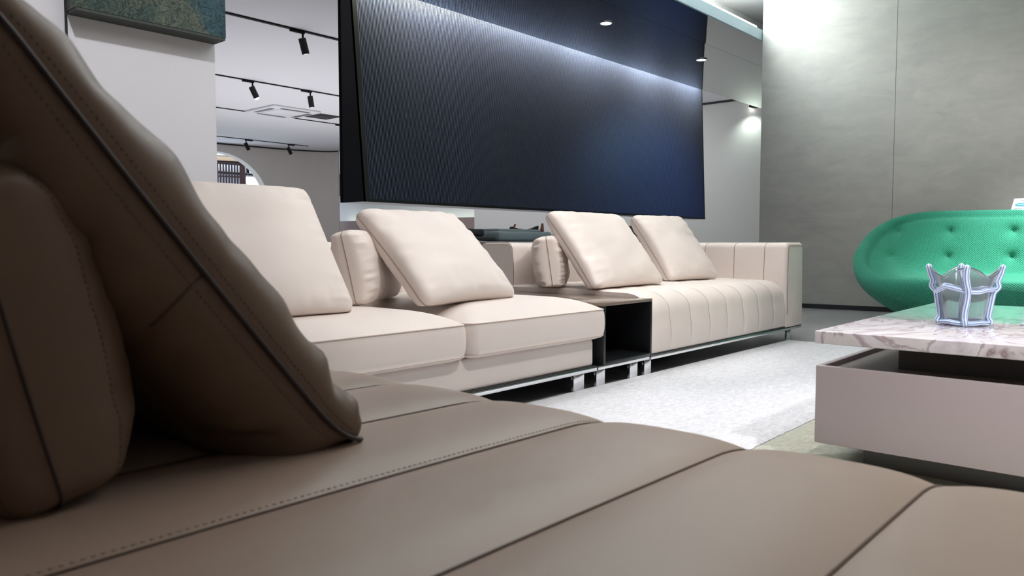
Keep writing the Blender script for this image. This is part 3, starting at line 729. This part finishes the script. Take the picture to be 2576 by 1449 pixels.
bp, bT, bS = pillow('pillow', (.535, 1.02, .402), .60, .565, .19, math.radians(38.6), math.radians(90), label='big brown leather pillow with dark piping leaning in the foreground', seed=31, wr=.008, nf=.35, cap=.31, curl=.032, folds=(
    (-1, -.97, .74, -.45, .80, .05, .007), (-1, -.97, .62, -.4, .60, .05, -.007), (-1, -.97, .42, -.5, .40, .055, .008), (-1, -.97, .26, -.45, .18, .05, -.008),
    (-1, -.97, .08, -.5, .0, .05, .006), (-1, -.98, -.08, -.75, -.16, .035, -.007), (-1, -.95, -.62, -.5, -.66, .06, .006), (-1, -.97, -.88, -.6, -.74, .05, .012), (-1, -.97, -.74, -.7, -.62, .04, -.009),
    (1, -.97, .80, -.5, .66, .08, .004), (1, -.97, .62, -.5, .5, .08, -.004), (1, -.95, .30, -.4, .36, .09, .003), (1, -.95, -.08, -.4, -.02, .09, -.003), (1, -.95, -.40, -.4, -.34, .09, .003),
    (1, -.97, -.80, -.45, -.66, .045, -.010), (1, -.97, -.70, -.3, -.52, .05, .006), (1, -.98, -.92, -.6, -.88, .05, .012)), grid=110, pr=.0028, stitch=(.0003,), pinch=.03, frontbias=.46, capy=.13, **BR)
tube('dart_seam', [bT @ (bS(-1+.10*(k/12)**1.6, -.06-.05*(k/12), -1)+Vector((0, 0, -.0004))) for k in range(13)], .0018, M['thread'], bp)
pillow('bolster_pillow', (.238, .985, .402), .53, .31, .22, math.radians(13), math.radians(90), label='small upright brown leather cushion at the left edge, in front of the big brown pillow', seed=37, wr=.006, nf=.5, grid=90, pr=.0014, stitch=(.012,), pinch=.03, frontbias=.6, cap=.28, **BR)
# ------------------------------------------------------------------ RUGS
def rug(name, x0, x1, y0, y1, h, m, label):
    nx, ny = 160, 60; V = []; F = []
    for j in range(ny+1):
        for i in range(nx+1):
            x = x0+(x1-x0)*i/nx; y = y0+(y1-y0)*j/ny; z = h
            if i in (0, nx): x += .006*noise.noise(Vector((y*30, 0, 1)))
            if j in (0, ny): y += .008*noise.noise(Vector((x*30, 3, 1)))
            if i in (0, nx) or j in (0, ny): z = .001
            else: z += .0012*noise.noise(Vector((x*25, y*25, 0)))
            V.append((x, y, z))
    for j in range(ny):
        for i in range(nx):
            a = j*(nx+1)+i; F.append((a, a+1, a+nx+2, a+nx+1))
    o = obj(name, V, F, m, None, True); tag(o, label, 'rug'); return o
rug('rug', .2, 4.95, 1.0, 1.945, .014, M['rug'], 'pale silver grey rug with a worn pattern in front of the cream sofas')
rug('rug', .2, 5.4, -1.6, .994, .013, M['rug2'], 'grey green rug with angular facets under the coffee table')
# ------------------------------------------------------------------ COFFEE TABLE
t = thing('coffee_table', (2.9, 0, 0), 'large square coffee table with marble top on a mauve lacquered drawer base', 'coffee table')
box('marble_top', (2.135, -.95, .365), (3.467, .765, .400), M['marble'], t, .003, 3)
box('neck', (2.33, -.8, .285), (3.3, .60, .365), M['lacq_anthracite'], t)
box('front_panel', (2.165, -.93, .082), (2.183, .77, .300), M['lacquer'], t, .002, 3)
box('side_panel', (2.183, .752, .082), (3.43, .77, .300), M['lacquer'], t, .002, 3)
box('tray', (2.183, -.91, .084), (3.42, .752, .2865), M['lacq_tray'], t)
box('plinth', (2.268, -.85, .0), (3.33, .668, .082), M['lacq_dark'], t)
local(t)
# ------------------------------------------------------------------ VASE
def vase(cx_, cy_, z0):
    t = thing('glass_vase', (cx_, cy_, z0), 'smoky glass vase wrapped in pale blue striped glass coils on the marble table', 'vase')
    H = .172; n = 96; m_ = 26
    rot = math.radians(15)     # one rib towards the camera
    def rad(a, u):
        r = .051+.024*u**.9+.008*max(0, u-.6)/.4
        lobe = abs(math.cos(2*(a)))**1.5
        return r*(1-.03*(1-lobe)) + .012*lobe*max(0, u-.55)**1.2*2.0
    def top(a):
        return H*(1-.17*(1-abs(math.cos(2*a))**1.6))
    V = []; F = []
    for layer, off in ((0, 0), (1, .0035)):
        for i in range(m_+1):
            u = i/m_
            for k in range(n):
                a = 2*PI*k/n; zz = (.006 if layer else .0)+(top(a)-(.006 if layer else 0))*u
                r = rad(a, u)-off
                V.append((r*math.cos(a+rot), r*math.sin(a+rot), zz))
    K = (m_+1)*n
    for layer in (0, 1):
        for i in range(m_):
            for k in range(n):
                j = (k+1) % n; f = (layer*K+i*n+k, layer*K+i*n+j, layer*K+(i+1)*n+j, layer*K+(i+1)*n+k)
                F.append(f if layer == 0 else tuple(reversed(f)))
    for k in range(n):
        j = (k+1) % n; F.append((m_*n+k, m_*n+j, K+m_*n+j, K+m_*n+k))
    F.append(tuple(reversed(range(n)))); F.append(tuple(K+k for k in range(n)))
    fix(obj('body', V, F, M['glass'], t, True))
    for q in range(4):
        a = q*PI/2; pts = []
        for i in range(41):
            u = i/40; z = .006+(H+.001)*u
            bulge = .009*math.exp(-((u-.62)/.06)**2)+.009*math.exp(-((u-.03)/.05)**2)
            r = rad(a, min(u, 1))+.007+bulge-.004*max(0, u-.85)*6
            w = .05*math.sin(u*9+q*1.7)*(.9 if q in (0, 2) else .3)
            pts.append((r*math.cos(a+rot+w), r*math.sin(a+rot+w), z))
        tube('coil', pts, lambda u: .0086*(1 if u < .96 else math.sqrt(max(.05, 1-((u-.96)/.04)**2))), M['coil'], t, False, 28)
    for z, rr in ((.62, .0066), (.045, .0072)):
        pts = []
        for k in range(72):
            a = 2*PI*k/72; dz = -.008*abs(math.cos(2*a))+.005*math.sin(a*3) if z > .3 else -.003*abs(math.cos(2*a))
            r = rad(a, z)+.006; pts.append((r*math.cos(a+rot), r*math.sin(a+rot), H*z+dz+.004))
        tube('coil', pts, rr, M['coil'], t, True, 28)
    return t
vase(2.565, .488, .4005)
# acrylic card holder at right edge
t = thing('card_holder', (2.66, .29, .4), 'clear acrylic stand with a pale card, cut off by the right edge of the photo', 'card holder')
V = [(2.655, .37, .402), (2.70, .15, .402), (2.76, .165, .52), (2.715, .335, .52)]
V = [(2.655, .362, .402), (2.70, .15, .402), (2.745, .16, .55), (2.70, .372-.03, .55)]
th_ = Vector((.003, .0006, 0))
V2 = [Vector(v)+th_ for v in V]
fix(obj('acrylic_panel', [Vector(v) for v in V]+V2, [(0, 1, 2, 3), (7, 6, 5, 4), (0, 4, 5, 1), (1, 5, 6, 2), (2, 6, 7, 3), (3, 7, 4, 0)], M['acrylic'], t))
V3 = [Vector(v)+th_*1.4 for v in V]; V4 = [v+th_*.3 for v in V3]
c_ = sum(V3, Vector())/4; V3 = [c_+(v-c_)*.9 for v in V3]; c_ = sum(V4, Vector())/4; V4 = [c_+(v-c_)*.9 for v in V4]
fix(obj('card', V3+V4, [(0, 1, 2, 3), (7, 6, 5, 4), (0, 4, 5, 1), (1, 5, 6, 2), (2, 6, 7, 3), (3, 7, 4, 0)], M['paper'], t))
box('foot', (2.655, .15, .4005), (2.76, .362, .4035), M['acrylic'], t)
local(t)
# ------------------------------------------------------------------ GREEN SOFA
def green_sofa():
    t = thing('green_sofa', (6.85, .85, 0), 'rounded green knitted sofa with button tufted back near the metallic wall', 'sofa')
    a_, b_ = 1.26, .60   # half length along Y, half depth along X
    c0 = Vector((6.85, .86)); NA, NS = 420, 70
    def rimz(th):        # th: 0 = +Y end (left in photo), pi/2 = back (+X), -pi/2 = front
        s = math.sin(th)
        u = min(1, max(0, (s+.8)/1.66)); u = u*u*(3-2*u)
        return .37+(.915-.37)*u
    def sup(th, e=2.3):
        c, s = math.cos(th), math.sin(th)
        return (abs(c)**(2/e)*(1 if c > 0 else -1), abs(s)**(2/e)*(1 if s > 0 else -1))
    butt = [(-.01, .60), (0, .60)]
    dim = []
    for k, yy in enumerate((1.87, 1.51, 1.07, .65, .25, -.12)):
        dim.append((yy, .74)); dim.append((yy+.0, .53))
    rows = []
    for k in range(NA+1):
        th = 2*PI*k/NA; cy_, cx2 = sup(th); zr = rimz(th)
        prof = []
        # outside from base up to rim
        for j in range(26):
            u = j/25; s = .66+(.34)*math.sin(u*PI/2)**.9; z = .03+(zr-.06-.03)*u
            prof.append((s, z))
        # roll over the rim
        for j in range(1, 10):
            a = PI*j/10; s = 1-.045*(1-math.cos(a)); z = zr-.06+.06*math.sin(a)
            prof.append((s, z))
        # inside down to the seat
        s0 = .91; zs = .37
        for j in range(1, 61):
            u = j/60
            if zr-zs > .03:
                s = s0-(.34)*u if u < .72 else s0-.34*.72-(s0-.34*.72)*((u-.72)/.28)
                f = max(0, 1-u/.72); z = zs+(zr-.06-zs)*(f**.9)*1.0
                if u >= .72: z = zs
                # soften
                z = zs+(zr-.06-zs)*(1/(1+math.exp((u-.42)*9))-1/(1+math.exp(.58*9)))/(1/(1+math.exp(-.42*9))-1/(1+math.exp(.58*9)))
            else:
                s = s0*(1-u); z = zr-.06+(zs-zr+.06)*min(1, u*3)
            prof.append((max(0.0, s), z))
        rows.append([(cx2*b_*s, cy_*a_*s, z) for (s, z) in prof])
    V = []; UV = []; n = len(rows[0])
    for k, r in enumerate(rows):
        L = 0; th = 2*PI*k/NA
        for j, (x, y, z) in enumerate(r):
            if j: L += math.dist(r[j], r[j-1])
            X, Y = c0.x+x, c0.y+y
            P = Vector((X, Y, z))
            if j > 30 and x > -.1:
                for (dy, dz) in dim:
                    d2 = ((Y-dy)**2+(z-dz)**2)
                    g = .075*math.exp(-math.sqrt(d2+.00004)/.036)
                    P.x += g; 
            V.append(P)
            ang = math.atan2(x/b_, y/a_)
            UV.append((Y if abs(math.sin(th)) > .35 or True else ang, z+ (x*.6)))
    F = []
    for k in range(NA):
        k2 = (k+1) % NA
        for j in range(n-1): F.append((k*n+j, k2*n+j, k2*n+j+1, k*n+j+1))
    F.append(tuple(k*n for k in range(NA)))
    o = obj('shell', V, F, M['green'], t, True, UV)
    bm = bmesh.new(); bm.from_mesh(o.data); bmesh.ops.recalc_face_normals(bm, faces=bm.faces); bm.to_mesh(o.data); bm.free()
    box('foot', (6.55, .1, 0), (7.15, 1.6, .035), M['black'], t)
    local(t)
green_sofa()
# card on the green sofa
t = thing('price_card', (7.4, .95, .91), 'white information card with a blue oval picture, standing on the green sofa', 'sign')
P0 = Vector((7.42, 1.10, .905)); P1 = Vector((7.38, .78, .912)); up = Vector((.02, -.018, .098))
nn = (P1-P0).cross(up).normalized()
if nn.x > 0: nn = -nn
def quad(nm, u0, u1, v0, v1, off, m, th=.0015, round_=False):
    f = lambda u, v, o: P0+(P1-P0)*u+up*v+nn*o
    if round_:
        n = 20; q = []
        for k in range(n):
            a = 2*PI*k/n; cu, cv = math.cos(a), math.sin(a)
            q.append(f((u0+u1)/2+(u1-u0)/2*abs(cu)**.6*(1 if cu > 0 else -1), (v0+v1)/2+(v1-v0)/2*cv, off))
        return obj(nm, q+[p-nn*th for p in q], [tuple(range(n)), tuple(reversed(range(n, 2*n)))]+[(i, n+i, n+(i+1) % n, (i+1) % n) for i in range(n)], m, t)
    q = [f(u0, v0, off), f(u1, v0, off), f(u1, v1, off), f(u0, v1, off)]
    return obj(nm, q+[p-nn*th for p in q], [(0, 1, 2, 3), (7, 6, 5, 4), (0, 4, 5, 1), (1, 5, 6, 2), (2, 6, 7, 3), (3, 7, 4, 0)], m, t)
quad('card', 0, 1, 0, 1, 0, M['paper'], .004)
quad('oval_picture', .06, .40, .34, .62, .002, M['blue_print'], .001, True)
quad('oval_picture_center', .10, .36, .43, .53, .003, mat('pale_blue_print', srgb(150, 214, 226), .5), .001, True)
quad('heading_line', .16, .95, .80, .86, .002, M['ink'], .001)
for v in (.25, .42, .6): quad('text_line', .52, .85, v, v+.05, .002, M['ink'], .001)
quad('text_line', .05, .38, .16, .2, .002, M['ink'], .001)
local(t)
bpy.context.view_layer.update()
